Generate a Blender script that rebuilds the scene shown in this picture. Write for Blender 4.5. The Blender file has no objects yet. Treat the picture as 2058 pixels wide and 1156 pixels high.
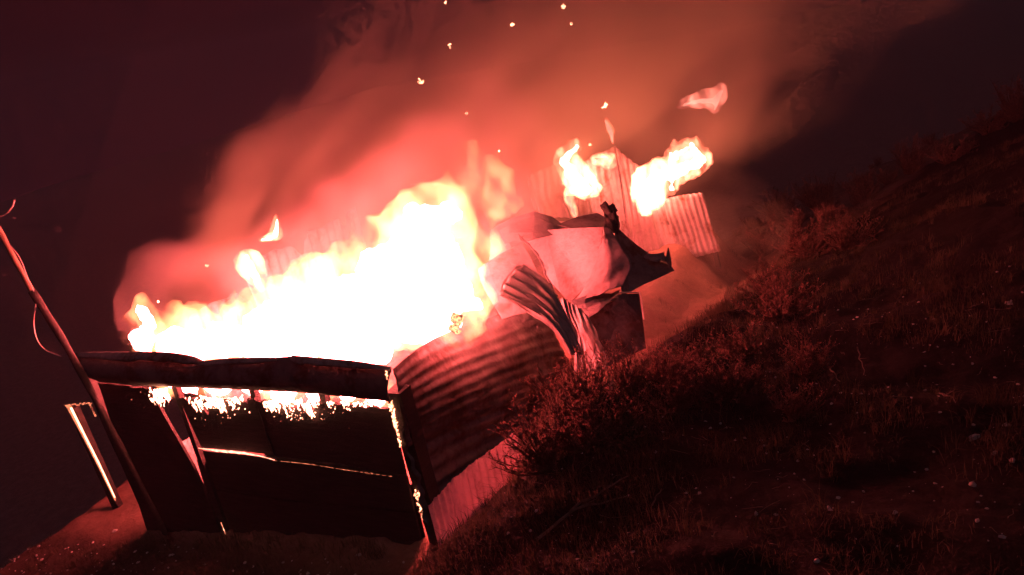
import bpy, bmesh, math, random
from mathutils import Vector, noise as mnoise

# ------------------------------------------------------------------ camera
PITCH, ROLL, YAW, LENS, CAM_Z = 20.0, 12.0, 30.0, 26.0, 5.6
scene = bpy.context.scene
p_, r_, y_ = (math.radians(a) for a in (PITCH, ROLL, YAW))
CAM = Vector((0, 0, CAM_Z))
FWD = Vector((-math.sin(y_) * math.cos(p_), math.cos(y_) * math.cos(p_), -math.sin(p_)))
right0 = Vector((math.cos(y_), math.sin(y_), 0))
up0 = right0.cross(FWD)
RIGHT = right0 * math.cos(r_) - up0 * math.sin(r_)
UP = up0 * math.cos(r_) + right0 * math.sin(r_)
cam_data = bpy.data.cameras.new('camera')
cam = bpy.data.objects.new('camera', cam_data)
scene.collection.objects.link(cam)
cam_data.lens = LENS
cam_data.sensor_width = 36.0
cam_data.clip_start = 0.05
cam_data.clip_end = 2000
from mathutils import Matrix
m = Matrix.Identity(4)
for i in range(3):
    m[i][0], m[i][1], m[i][2], m[i][3] = RIGHT[i], UP[i], -FWD[i], CAM[i]
cam.matrix_world = m
scene.camera = cam

# ------------------------------------------------------------------ world: night
world = bpy.data.worlds.new('World')
scene.world = world
world.use_nodes = True
wn, wl = world.node_tree.nodes, world.node_tree.links
wn.clear()
wo = wn.new('ShaderNodeOutputWorld')
wadd = wn.new('ShaderNodeAddShader')
bg1, bg2 = wn.new('ShaderNodeBackground'), wn.new('ShaderNodeBackground')
sky = wn.new('ShaderNodeTexSky')
sky.sky_type = 'NISHITA'
sky.sun_disc = False
sky.sun_elevation = math.radians(1.0)
sky.sun_rotation = math.radians(200)
bg1.inputs['Strength'].default_value = 0.0004
wl.new(sky.outputs[0], bg1.inputs['Color'])
bg2.inputs['Color'].default_value = (1.0, 0.18, 0.42, 1)      # night air lit from below by the fire glow in the smoke layer
bg2.inputs['Strength'].default_value = 0.008
wl.new(bg1.outputs[0], wadd.inputs[0]); wl.new(bg2.outputs[0], wadd.inputs[1])
wl.new(wadd.outputs[0], wo.inputs['Surface'])

# faint night light
moon_d = bpy.data.lights.new('night_light', 'SUN')
moon_d.energy = 0.1
moon_d.angle = math.radians(1.0)
moon_d.color = (0.9, 0.75, 1.0)
moon = bpy.data.objects.new('night_light', moon_d)
scene.collection.objects.link(moon)
moon.rotation_euler = (math.radians(38), math.radians(14), math.radians(40))

# ------------------------------------------------------------------ render settings
vs = scene.view_settings
scene.display_settings.display_device = 'sRGB'
vs.view_transform = 'Standard'
vs.look = 'None'
vs.exposure = 0.0
vs.gamma = 1.0
vs.use_curve_mapping = False
scene.render.engine = 'CYCLES'
cy = scene.cycles
cy.max_bounces = 5
cy.diffuse_bounces = 2
cy.glossy_bounces = 2
cy.transparent_max_bounces = 8
cy.transmission_bounces = 2
cy.volume_bounces = 1
cy.sample_clamp_indirect = 3.0
cy.use_denoising = True
cy.use_adaptive_sampling = True
cy.adaptive_threshold = 0.06
cy.adaptive_min_samples = 20
cy.volume_max_steps = 256
try:
    cy.use_light_tree = True
except Exception:
    pass

# ------------------------------------------------------------------ helpers
PF, PCX, PCY = LENS / 36.0 * 2058.0, 1029.0, 578.0
rng = random.Random(7)
COL = scene.collection

def ray(px, py):
    return FWD + RIGHT * ((px - PCX) / PF) - UP * ((py - PCY) / PF)
def ond(px, py, d):
    return CAM + ray(px, py) * d
def onx(px, py, x):
    r = ray(px, py); return CAM + r * (x / r.x)
def ony(px, py, y):
    r = ray(px, py); return CAM + r * (y / r.y)
def onz(px, py, z):
    r = ray(px, py); return CAM + r * ((z - CAM_Z) / r.z)
def depth(P):
    return (P - CAM).dot(FWD)
def sstep(a, b, x):
    t = max(0.0, min(1.0, (x - a) / (b - a))); return t * t * (3 - 2 * t)
def lerp(a, b, t):
    return a + (b - a) * t
def fbm(x, y, z=0.0, o=3):
    v, a, f = 0, 1.0, 1.0
    for _ in range(o):
        v += a * mnoise.noise(Vector((x * f, y * f, z * f))); a *= 0.5; f *= 2.1
    return v

def link(name, me, mat=None, parent=None, smooth=False):
    o = bpy.data.objects.new(name, me)
    COL.objects.link(o)
    if mat is not None and not me.materials:
        me.materials.append(mat)
    if parent is not None:
        o.parent = parent
        o.matrix_parent_inverse = Matrix.Translation(parent.location).inverted()
    if smooth:
        me.polygons.foreach_set('use_smooth', [True] * len(me.polygons))
    return o
def mesh(name, verts, faces):
    me = bpy.data.meshes.new(name)
    me.from_pydata([tuple(v) for v in verts], [], faces)
    me.validate(); me.update()
    return me
def tag(o, label, cat, group=None, kind=None):
    o['label'] = label
    if cat: o['category'] = cat
    if group: o['group'] = group
    if kind: o['kind'] = kind
    return o
def empty(name, loc, label, cat, group=None):
    o = bpy.data.objects.new(name, None)
    COL.objects.link(o)
    o.location = loc
    return tag(o, label, cat, group)

class MB:
    def __init__(s): s.v, s.f = [], []
    def add(s, verts, faces):
        n = len(s.v); s.v += list(verts); s.f += [tuple(i + n for i in f) for f in faces]
    def tube(s, pts, radii, sides=6, cap=True):
        n = len(pts); vs_, fs = [], []
        for i, p in enumerate(pts):
            a = pts[max(i - 1, 0)]; b = pts[min(i + 1, n - 1)]
            t = (b - a).normalized() if (b - a).length > 1e-9 else Vector((0, 0, 1))
            q = Vector((0.31, 0.85, 0.42)) if abs(t.z) > 0.85 else Vector((0, 0, 1))
            e = t.cross(q).normalized(); g = t.cross(e)
            for k in range(sides):
                an = 2 * math.pi * k / sides
                vs_.append(p + (e * math.cos(an) + g * math.sin(an)) * radii[i])
        for i in range(n - 1):
            for k in range(sides):
                k2 = (k + 1) % sides
                fs.append((i * sides + k, i * sides + k2, (i + 1) * sides + k2, (i + 1) * sides + k))
        if cap:
            fs.append(tuple(range(sides - 1, -1, -1))); fs.append(tuple((n - 1) * sides + k for k in range(sides)))
        s.add(vs_, fs)
    def chunk(s, c, r, jit=0.35, squash=(1, 1, 1), rnd=rng, sub=1):
        bm = bmesh.new(); bmesh.ops.create_icosphere(bm, subdivisions=sub, radius=1.0)
        rot = Matrix.Rotation(rnd.uniform(0, 6.28), 3, 'Z') @ Matrix.Rotation(rnd.uniform(0, 6.28), 3, 'X')
        vs_ = []
        for v in bm.verts:
            q = Vector((v.co.x * squash[0], v.co.y * squash[1], v.co.z * squash[2])) * (1 + rnd.uniform(-jit, jit))
            vs_.append(c + (rot @ q) * r)
        fs = [tuple(v.index for v in f.verts) for f in bm.faces]
        bm.free(); s.add(vs_, fs)
    def slab(s, a, b, w, t, up=Vector((0, 0, 1)), jit=0.0, seg=1, rnd=rng):
        # plank from a to b, width w along up-ish, thickness t
        d = (b - a).normalized(); e = (up - d * up.dot(d)).normalized(); g = d.cross(e)
        vs_, fs = [], []
        for i in range(seg + 1):
            c = a.lerp(b, i / seg)
            for (sx, sy) in ((-1, -1), (1, -1), (1, 1), (-1, 1)):
                vs_.append(c + e * (sx * w / 2 + rnd.uniform(-jit, jit)) + g * (sy * t / 2))
        for i in range(seg):
            for k in range(4):
                k2 = (k + 1) % 4
                fs.append((i * 4 + k, i * 4 + k2, i * 4 + 4 + k2, i * 4 + 4 + k))
        fs.append((3, 2, 1, 0)); n = seg * 4; fs.append((n, n + 1, n + 2, n + 3))
        s.add(vs_, fs)
    def build(s, name, mat, parent=None, smooth=False):
        return link(name, mesh(name, s.v, s.f), mat, parent, smooth)

def sheet(name, P, mat, parent=None, nu=40, nv=20, ribs=0, amp=0.012, thick=0.004, smooth=True, rib_fn=None):
    """A thin bent sheet: P(u, v) gives points, ribs run along v."""
    g = [[P(i / nu, j / nv) for j in range(nv + 1)] for i in range(nu + 1)]
    nrm = [[None] * (nv + 1) for _ in range(nu + 1)]
    for i in range(nu + 1):
        for j in range(nv + 1):
            du = g[min(i + 1, nu)][j] - g[max(i - 1, 0)][j]
            dv = g[i][min(j + 1, nv)] - g[i][max(j - 1, 0)]
            n = du.cross(dv); nrm[i][j] = n.normalized() if n.length > 1e-9 else Vector((0, 0, 1))
    vs_, fs = [], []
    W = nv + 1
    for side in (1, -1):
        for i in range(nu + 1):
            for j in range(nv + 1):
                h = amp * math.cos(2 * math.pi * ribs * i / nu) if ribs else 0.0
                if rib_fn: h += rib_fn(i / nu, j / nv)
                vs_.append(g[i][j] + nrm[i][j] * (h + side * thick / 2))
    N = (nu + 1) * W
    for i in range(nu):
        for j in range(nv):
            a, b, c, d = i * W + j, (i + 1) * W + j, (i + 1) * W + j + 1, i * W + j + 1
            fs.append((a, b, c, d)); fs.append((N + d, N + c, N + b, N + a))
    rim = [(i, 0) for i in range(nu)] + [(nu, j) for j in range(nv)] + [(i, nv) for i in range(nu, 0, -1)] + [(0, j) for j in range(nv, 0, -1)]
    idx = [i * W + j for i, j in rim]
    for k in range(len(idx)):
        a, b = idx[k], idx[(k + 1) % len(idx)]
        fs.append((b, a, N + a, N + b))
    o = link(name, mesh(name, vs_, fs), mat, parent, smooth)
    return o

def curve_pts(pts, t):
    n = len(pts) - 1; x = t * n; i = min(int(x), n - 1); f = x - i
    a = pts[max(i - 1, 0)]; b = pts[i]; c = pts[i + 1]; d = pts[min(i + 2, n)]
    return 0.5 * ((2 * b) + (c - a) * f + (2 * a - 5 * b + 4 * c - d) * f * f + (3 * b - a - 3 * c + d) * f ** 3)

def coons(A, B, bulge=None):
    """Surface between curve A (u=0) and curve B (u=1), v along the curves."""
    def P(u, v):
        q = curve_pts(A, v).lerp(curve_pts(B, v), u)
        if bulge: q = q + bulge(u, v)
        return q
    return P

# ------------------------------------------------------------------ node helpers
class NT:
    def __init__(s, name):
        s.mat = bpy.data.materials.new(name); s.mat.use_nodes = True
        s.t = s.mat.node_tree; s.t.nodes.clear()
        s.out = s.n('ShaderNodeOutputMaterial')
    def n(s, kind, **kw):
        nd = s.t.nodes.new(kind)
        for k, v in kw.items():
            if hasattr(nd, k): setattr(nd, k, v)
        return nd
    def l(s, a, b): s.t.links.new(a, b)
    def put(s, inp, v):
        if hasattr(v, 'is_output'): s.l(v, inp)
        else: inp.default_value = v
    def math(s, op, a, b=0.0, c=0.0, clamp=False):
        nd = s.n('ShaderNodeMath', operation=op); nd.use_clamp = clamp
        s.put(nd.inputs[0], a); s.put(nd.inputs[1], b); s.put(nd.inputs[2], c)
        return nd.outputs[0]
    def noise(s, vec, scale, detail=4.0, rough=0.55, dist=0.0):
        nd = s.n('ShaderNodeTexNoise'); nd.inputs['Scale'].default_value = scale
        nd.inputs['Detail'].default_value = detail; nd.inputs['Roughness'].default_value = rough
        nd.inputs['Distortion'].default_value = dist
        if vec is not None: s.l(vec, nd.inputs['Vector'])
        return nd.outputs['Fac']
    def ramp(s, fac, stops, interp='LINEAR'):
        nd = s.n('ShaderNodeValToRGB'); nd.color_ramp.interpolation = interp
        e = nd.color_ramp.elements
        while len(e) < len(stops): e.new(0.5)
        for k, (pos, colr) in enumerate(stops):
            e[k].position = pos; e[k].color = (*colr, 1) if len(colr) == 3 else colr
        s.l(fac, nd.inputs[0]); return nd.outputs[0]
    def maprange(s, v, a, b, c=0.0, d=1.0, smooth=False):
        nd = s.n('ShaderNodeMapRange'); nd.clamp = True
        if smooth: nd.interpolation_type = 'SMOOTHSTEP'
        s.put(nd.inputs[0], v)
        for k, x in enumerate((a, b, c, d)): s.put(nd.inputs[k + 1], x)
        return nd.outputs[0]
    def pos(s): return s.n('ShaderNodeNewGeometry').outputs['Position']
    def scaled(s, vec, sc, rot=(0, 0, 0)):
        nd = s.n('ShaderNodeMapping'); s.l(vec, nd.inputs['Vector'])
        nd.inputs['Scale'].default_value = sc; nd.inputs['Rotation'].default_value = rot
        return nd.outputs[0]
    def leafy(s, k=0.45):
        b = next(n for n in s.t.nodes if n.type == 'BSDF_PRINCIPLED')
        tr = s.n('ShaderNodeBsdfTranslucent'); mx = s.n('ShaderNodeMixShader'); mx.inputs[0].default_value = k
        if b.inputs['Base Color'].is_linked: s.l(b.inputs['Base Color'].links[0].from_socket, tr.inputs['Color'])
        s.l(b.outputs[0], mx.inputs[1]); s.l(tr.outputs[0], mx.inputs[2]); s.l(mx.outputs[0], s.out.inputs['Surface'])
        return s.mat
    def surf(s, col, rough=0.8, metal=0.0, bump=None, bump_d=0.01, bump_s=0.6, emis=None, emis_s=0.0, spec=0.5):
        b = s.n('ShaderNodeBsdfPrincipled')
        s.put(b.inputs['Base Color'], col if hasattr(col, 'is_output') else (*col, 1))
        s.put(b.inputs['Roughness'], rough); s.put(b.inputs['Metallic'], metal)
        b.inputs['Specular IOR Level'].default_value = spec
        if emis is not None:
            s.put(b.inputs['Emission Color'], emis if hasattr(emis, 'is_output') else (*emis, 1))
            s.put(b.inputs['Emission Strength'], emis_s)
        if bump is not None:
            bp = s.n('ShaderNodeBump'); bp.inputs['Strength'].default_value = bump_s
            bp.inputs['Distance'].default_value = bump_d
            s.l(bump, bp.inputs['Height']); s.l(bp.outputs[0], b.inputs['Normal'])
        s.l(b.outputs[0], s.out.inputs['Surface'])
        return s.mat

def iron_material(name, clean=(0.44, 0.42, 0.41), rust=(0.16, 0.075, 0.045), amount=0.52, rough=0.5, metal=0.25):
    t = NT(name); P = t.pos()
    a = t.noise(P, 1.7, 6, 0.62, 0.4); b = t.noise(P, 14, 4, 0.6)
    mixv = t.math('ADD', t.math('MULTIPLY', a, 0.75), t.math('MULTIPLY', b, 0.25))
    col = t.ramp(mixv, [(amount - 0.14, clean), (amount, tuple(c * 0.7 for c in clean)), (amount + 0.1, rust), (amount + 0.3, tuple(c * 0.5 for c in rust))])
    rg = t.maprange(mixv, amount - 0.1, amount + 0.12, rough, 0.9)
    return t.surf(col, rg, metal, t.math('ADD', t.math('MULTIPLY', a, 2.0), t.math('MULTIPLY', b, 0.5)), 0.03, 0.5)

IRON = iron_material('galvanised_iron')
IRON_PALE = iron_material('pale_iron', (0.31, 0.25, 0.25), (0.14, 0.085, 0.07), 0.54, 0.55, 0.1)
IRON_DARK = iron_material('sooty_shaded_iron', (0.16, 0.15, 0.15), (0.07, 0.035, 0.025), 0.5, 0.6, 0.2)  # soot, plus shade put into the colour of lower wall and sagging sheet
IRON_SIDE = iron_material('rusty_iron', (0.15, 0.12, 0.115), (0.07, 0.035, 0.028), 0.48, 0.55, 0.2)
IRON_RED = iron_material('red_lit_iron', (0.7, 0.33, 0.37), (0.2, 0.09, 0.07), 0.6, 0.5, 0.05)  # red light on the skirt sheets is put into this base colour

def charred_material():
    t = NT('charred_timber'); P = t.pos()
    g = t.noise(t.scaled(P, (1.0, 1.0, 9.0)), 3.0, 6, 0.65)
    cr = t.n('ShaderNodeTexVoronoi', feature='DISTANCE_TO_EDGE'); cr.inputs['Scale'].default_value = 22
    t.l(t.scaled(P, (1.0, 1.0, 2.0)), cr.inputs['Vector'])
    col = t.ramp(g, [(0.3, (0.012, 0.011, 0.011)), (0.55, (0.03, 0.025, 0.022)), (0.75, (0.06, 0.045, 0.038))])
    h = t.math('ADD', g, t.math('MULTIPLY', t.maprange(cr.outputs['Distance'], 0, 0.12), 0.6))
    return t.surf(col, 0.75, 0, h, 0.012, 0.7)
CHAR = charred_material()

def wood_material():
    t = NT('weathered_timber'); P = t.pos()
    g = t.noise(t.scaled(P, (6.0, 6.0, 0.7)), 4.0, 6, 0.65)
    col = t.ramp(g, [(0.3, (0.12, 0.075, 0.045)), (0.6, (0.3, 0.2, 0.13)), (0.8, (0.42, 0.31, 0.22))])
    return t.surf(col, 0.75, 0, g, 0.006, 0.6)
WOOD = wood_material()

def ember_material(name, strength, colr=(1.0, 0.31, 0.16), scale=18.0, lo=0.35, hi=0.62):
    t = NT(name); P = t.pos()
    a = t.noise(P, scale, 4, 0.6)
    e = t.maprange(a, lo, hi, 0.0, strength)
    return t.surf((0.03, 0.02, 0.018), 0.9, 0, a, 0.01, 0.5, colr, e)
EMBER = ember_material('glowing_embers', 9.0)
EMBER_HOT = ember_material('white_hot_embers', 22.0, (1.0, 0.32, 0.19), 10.0, 0.25, 0.5)
EMBER_POST = ember_material('burning_post_embers', 9.0, (1.0, 0.34, 0.18), 9.0, 0.05, 0.5)
EMBER_RIM = ember_material('burning_rim_embers', 1.6, (1.0, 0.26, 0.12), 14.0, 0.1, 0.6)
EMBER_LINE = ember_material('glowing_split', 6.0, (1.0, 0.26, 0.17), 12.0, 0.15, 0.6)
EMBER_DIM = ember_material('dying_embers', 2.2, (1.0, 0.25, 0.12), 16.0, 0.4, 0.7)

def plain(name, c0, c1, scale=8.0, rough=0.85, spec=0.3, thin=0):
    t = NT(name); P = t.pos()
    a = t.noise(P, scale, 5, 0.6)
    t.surf(t.ramp(a, [(0.3, c0), (0.7, c1)]), rough, 0, a, 0.01, 0.5, spec=spec)
    return t.leafy(thin) if thin else t.mat
TWIG = plain('dry_twigs', (0.08, 0.045, 0.036), (0.22, 0.12, 0.09), 14)
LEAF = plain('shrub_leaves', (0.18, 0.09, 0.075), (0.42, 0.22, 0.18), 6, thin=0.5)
GRASS = plain('dry_grass', (0.04, 0.032, 0.02), (0.16, 0.12, 0.08), 1.2, thin=0.4)
STONE = plain('pale_stone', (0.3, 0.28, 0.27), (0.6, 0.56, 0.54), 9, 0.6)
STICK = plain('bleached_stick', (0.09, 0.07, 0.055), (0.2, 0.16, 0.13), 12)
WIRE = plain('wire', (0.4, 0.38, 0.36), (0.55, 0.52, 0.5), 20, 0.4)

def soil_material():
    t = NT('hillside_soil'); P = t.pos()
    sp = t.n('ShaderNodeSeparateXYZ'); t.l(P, sp.inputs[0])
    a = t.noise(P, 0.7, 5, 0.6, 0.3); b = t.noise(P, 9.0, 6, 0.7); c = t.noise(P, 60.0, 3, 0.6)
    mixv = t.math('ADD', t.math('MULTIPLY', a, 0.6), t.math('MULTIPLY', b, 0.4))
    shaded_soil = t.ramp(mixv, [(0.3, (0.006, 0.0055, 0.006)), (0.5, (0.012, 0.01, 0.01)), (0.7, (0.032, 0.024, 0.02))])  # dark slope soil with the shade behind the bank painted in
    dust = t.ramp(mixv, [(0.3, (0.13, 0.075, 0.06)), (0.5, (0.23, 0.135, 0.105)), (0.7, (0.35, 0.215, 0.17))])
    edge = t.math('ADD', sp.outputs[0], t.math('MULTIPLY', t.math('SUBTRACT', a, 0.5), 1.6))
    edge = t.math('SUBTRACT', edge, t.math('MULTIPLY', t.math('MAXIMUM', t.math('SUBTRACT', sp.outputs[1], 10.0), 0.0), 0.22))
    k = t.math('MULTIPLY', t.maprange(edge, -3.7, -2.9, 1.0, 0.0, True), t.maprange(t.math('ADD', sp.outputs[1], t.math('MULTIPLY', sp.outputs[0], 0.06)), 4.4, 5.2, 0.22, 1.0, True))  # pale dust cut ahead of the front wall, painting its shadow
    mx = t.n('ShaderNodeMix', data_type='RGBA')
    t.l(k, mx.inputs[0]); t.l(shaded_soil, mx.inputs[6]); t.l(dust, mx.inputs[7])
    h = t.math('ADD', b, t.math('MULTIPLY', c, 0.35))
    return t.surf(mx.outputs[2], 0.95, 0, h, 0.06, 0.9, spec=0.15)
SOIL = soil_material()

# ------------------------------------------------------------------ layout of the shed
XW, YF, ZT = -4.92, 5.606, 2.307         # right wall plane, front wall plane, height of the front corner
XL = XW - 5.7                            # left wall plane

def ground_z(x, y):
    hp = 0.43 * x - 0.22 * y + 3.9
    over = x + 2.7 - 0.04 * y
    if over > 0:                          # the hill flattens above the bank, and rises again further along
        hp -= 0.33 * (math.sqrt(over * over + 0.25) - 0.5) * sstep(13.0, 6.5, y) * sstep(9.0, 4.0, over)
    zt = 0.15 * (x - XW)
    mx = sstep(-3.3, -4.5, x) * sstep(-17.0, -13.0, x)
    my = sstep(2.0, 4.2, y) * sstep(21.0, 16.5, y)
    k = mx * my
    z = hp * (1 - k) + zt * k
    # hump of the bank along the side of the shed
    z += 0.42 * math.exp(-((x + 2.95 - 0.03 * y) / 0.7) ** 2) * sstep(3.0, 5.5, y) * (0.25 + 0.75 * sstep(11.5, 8.5, y)) * (0.75 + 0.6 * fbm(x * 0.7, y * 0.7, 4.0, 2))
    d = math.hypot(x, y)
    z += 0.16 * fbm(x * 0.45, y * 0.45, 0.0, 3) * (0.35 + 0.65 * (1 - k)) + 0.085 * fbm(x * 2.1, y * 2.1, 7.0, 4) * sstep(50, 20, d)
    far = max(0.0, d - 45.0)
    z -= 0.0022 * far * far if far < 60 else 0.0022 * 3600 + 0.26 * (far - 60)
    return max(z, -60 + 2 * fbm(x * 0.01, y * 0.01, 1.0, 2))

def ong(px, py):
    r = ray(px, py); t = 1.2; prev = t
    while t < 120:
        p = CAM + r * t
        if p.z < ground_z(p.x, p.y):
            lo, hi = prev, t
            for _ in range(18):
                mid = (lo + hi) / 2; q = CAM + r * mid
                if q.z < ground_z(q.x, q.y): hi = mid
                else: lo = mid
            q = CAM + r * hi
            return Vector((q.x, q.y, ground_z(q.x, q.y)))
        prev = t; t *= 1.02
    return None

def axis_steps(a, b, lo, hi, fine, growth):
    xs = []; x = lo
    while x <= hi: xs.append(x); x += fine
    s, x = fine, lo
    left = []
    while x > a: s *= growth; x -= s; left.append(x)
    s, x = fine, xs[-1]
    rt = []
    while x < b: s *= growth; x += s; rt.append(x)
    return left[::-1] + xs + rt

gx = axis_steps(-700, 700, -13.5, 6.0, 0.09, 1.16)
gy = axis_steps(-500, 900, 0.6, 17.0, 0.09, 1.13)
gv = [(x, y, ground_z(x, y)) for x in gx for y in gy]
ny_ = len(gy)
gf = [(i * ny_ + j, (i + 1) * ny_ + j, (i + 1) * ny_ + j + 1, i * ny_ + j + 1) for i in range(len(gx) - 1) for j in range(ny_ - 1)]
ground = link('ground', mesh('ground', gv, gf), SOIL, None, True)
ground['kind'] = 'structure'
ground['label'] = 'steep dark earth hillside falling away past the burning shed'

# ------------------------------------------------------------------ the burning shed
shed = empty('burning_shed', ((XW + XL) / 2, YF, 0), 'roofless corrugated iron shed burning from end to end with charred front wall', 'shed')

# fascia: a sagging, rolled sheet along the top of the front wall
top_px = [(150, 711), (250, 713), (330, 716), (400, 725), (460, 722), (530, 721), (590, 717), (640, 726), (700, 732), (787, 741)]
bot_px = [(200, 766), (260, 772), (330, 776), (400, 779), (460, 781), (530, 784), (590, 787), (640, 791), (700, 797), (783, 806)]
A = [ony(x, y, YF - 0.02) for x, y in top_px]
B = [ony(x, y, YF - 0.10) for x, y in bot_px]
sheet('fascia', coons(A, B, lambda u, v: Vector((0, -0.16 * math.sin(math.pi * u) * (0.7 + 0.3 * math.sin(5 * v)), 0.012 * fbm(v * 14, u * 3)))), IRON_DARK, shed, 14, 80, 0, thick=0.02)
# curled flashing along the top of the fascia
def flashing(pts, w0, lift):
    A = [ony(x, y, YF - 0.05) for x, y in pts]
    def P(u, v):
        q = curve_pts(A, v)
        a = u * 2.4
        w = w0 * (0.35 + 0.65 * math.sin(math.pi * min(1, v * 1.0) ** 0.8)) * (1 + 0.35 * fbm(v * 6, 2.0))
        return q + Vector((0, -math.sin(a) * w - 0.03 * u, (1 - math.cos(a)) * -w * 0.6 + lift * math.sin(math.pi * v)))
    return sheet('flashing', P, IRON, shed, 10, 50, 0, thick=0.008)
flashing([(160, 709), (250, 710), (330, 712), (385, 718), (410, 726)], 0.09, 0.03)
flashing([(300, 732), (370, 732), (450, 724), (520, 721), (560, 719)], 0.05, 0.02)
flashing([(588, 714), (604, 718), (650, 723), (720, 729), (787, 738)], 0.06, 0.02)

def board(name, poly_px, yoff, mat, thick=0.03, ragged=None, depth_seg=3, seed=1):
    """Board in the front wall plane; ragged: indices of edges that burned unevenly."""
    rnd = random.Random(seed)
    pts = [ony(x, y, YF + yoff) for x, y in poly_px]
    out = []
    for i, p in enumerate(pts):
        q = pts[(i + 1) % len(pts)]
        L = (q - p).length
        k = max(2, int(L / 0.028)) if ragged and i in ragged else max(2, int(L / 0.25))
        for s in range(k):
            c = p.lerp(q, s / k)
            if ragged and i in ragged and 0 < s:
                amp = ragged[i]
                c = c + Vector((rnd.uniform(-0.018, 0.018), 0, -abs(fbm(c.x * 3.1, seed, 0, 2)) * amp - rnd.uniform(0, 0.3) * amp * (1 if rnd.random() < 0.4 else 0.3)))
            elif 0 < s:
                c = c + Vector((rnd.uniform(-0.006, 0.006), 0, rnd.uniform(-0.006, 0.006)))
            out.append(c)
    bm = bmesh.new()
    f = [bm.verts.new(c) for c in out]
    face = bm.faces.new(f)
    r = bmesh.ops.extrude_face_region(bm, geom=[face])
    for e in r['geom']:
        if isinstance(e, bmesh.types.BMVert): e.co.y += thick
    bmesh.ops.recalc_face_normals(bm, faces=bm.faces)
    bmesh.ops.triangulate(bm, faces=[f for f in bm.faces if len(f.verts) > 4])
    me = bpy.data.meshes.new(name); bm.to_mesh(me); bm.free()
    return link(name, me, mat, shed)

# studs
def stud(a, b, w=0.09, t=0.08, y=0.06):
    mb = MB(); mb.slab(ony(*a, YF + y), ony(*b, YF + y), w, t, Vector((1, 0, 0)), 0.006, 8); return mb.build('stud', CHAR, shed)
stud((352, 770), (492, 1165)); stud((508, 775), (602, 1160), y=0.07); stud((649, 785), (736, 1150), y=0.07)
mb = MB(); mb.slab(Vector((XW - 0.07, YF + 0.09, -0.4)), Vector((XW - 0.07, YF + 0.09, ZT - 0.3)), 0.2, 0.2, Vector((1, 0, 0)), 0.008, 10)
corner = mb.build('corner_post', CHAR, shed)
mb = MB(); mb.slab(Vector((XL + 0.02, YF + 0.05, -1.3)), Vector((XL + 0.02, YF + 0.05, ZT - 0.25)), 0.12, 0.12, Vector((1, 0, 0)), 0.008, 10)
mb.build('corner_post', CHAR, shed)

# door leaf at the far end of the front, three upper boards with burnt tops, lapped lower boards
door = board('door', [(196, 768), (298, 779), (388, 938), (420, 1010), (478, 1170), (330, 1170)], -0.02, CHAR, 0.04, {0: 0.04}, seed=3)
board('plank', [(358, 797), (510, 800), (549, 914), (405, 900)], 0.0, CHAR, 0.035, {0: 0.3}, seed=11)
board('plank', [(508, 801), (655, 808), (697, 934), (541, 915)], 0.012, CHAR, 0.035, {0: 0.3}, seed=23)
board('plank', [(653, 808), (784, 815), (815, 955), (694, 936)], 0.0, CHAR, 0.035, {0: 0.14}, seed=37)
board('plank', [(407, 906), (548, 919), (690, 936), (816, 956), (832, 1030), (706, 1016), (571, 1004), (434, 984)], -0.012, CHAR, 0.035, None, seed=41)
board('plank', [(435, 987), (572, 1007), (707, 1019), (833, 1033), (846, 1090), (728, 1082), (596, 1072), (464, 1062)], 0.0, CHAR, 0.035, None, seed=43)
board('plank', [(468, 1064), (597, 1074), (729, 1084), (848, 1092), (862, 1170), (750, 1170), (640, 1170), (508, 1170)], -0.012, CHAR, 0.035, None, seed=47)
board('light_stop_panel', [(395, 925), (550, 935), (690, 955), (830, 975), (875, 1180), (470, 1180)], 0.075, CHAR, 0.02, None, seed=51)  # unseen panel added behind the lower boards to stop firelight leaking
# glowing split between the board rows, and along the foot of the door
def ember_strip(path, y, w, mat, parent, name='glow_line', seed=1, n=70):
    """Uneven burning strip along a path: path of (px, py), w(t) half width in metres."""
    rnd = random.Random(seed); P = [ony(x, yy, y) for x, yy in path]; vs_, fs = [], []
    for k in range(n + 1):
        t = k / n; c = curve_pts(P, t); d = (curve_pts(P, min(1, t + .01)) - curve_pts(P, max(0, t - .01))).normalized()
        e = d.cross(Vector((0, 1, 0))).normalized(); ww = w(t)
        a_ = ww * (0.55 + 0.9 * abs(fbm(t * 9, seed, 0, 3)) + rnd.uniform(0, .25)); b_ = ww * (0.55 + 0.9 * abs(fbm(t * 9, seed + 9, 0, 3)) + rnd.uniform(0, .25))
        vs_ += [c + e * a_, c + Vector((0, -ww * .6, 0)), c - e * b_, c + Vector((0, ww * .5, 0))]
    for k in range(n):
        for q in range(4):
            q2 = (q + 1) % 4; fs.append((k * 4 + q, k * 4 + q2, k * 4 + 4 + q2, k * 4 + 4 + q))
    fs += [(3, 2, 1, 0), (n * 4, n * 4 + 1, n * 4 + 2, n * 4 + 3)]
    return link(name, mesh(name, vs_, fs), mat, parent)
ember_strip([(399, 901), (430, 905), (470, 909), (515, 915), (552, 925)], YF - 0.02, lambda t: 0.004 + 0.017 * math.sin(math.pi * (0.1 + 0.85 * t)) ** 2, EMBER_LINE, shed, seed=2)
ember_strip([(552, 926), (620, 933), (690, 944), (740, 951), (788, 958)], YF - 0.022, lambda t: 0.004 + (0.012 if 0.72 < t < 0.8 else 0), EMBER_DIM, shed, seed=3)
ember_strip([(444, 1050), (456, 1080), (466, 1100), (477, 1130)], YF - 0.045, lambda t: 0.003 + 0.006 * math.sin(math.pi * t), EMBER, shed, seed=4, n=40)  # glowing strip stands in for firelight leaking through a plank gap
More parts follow.
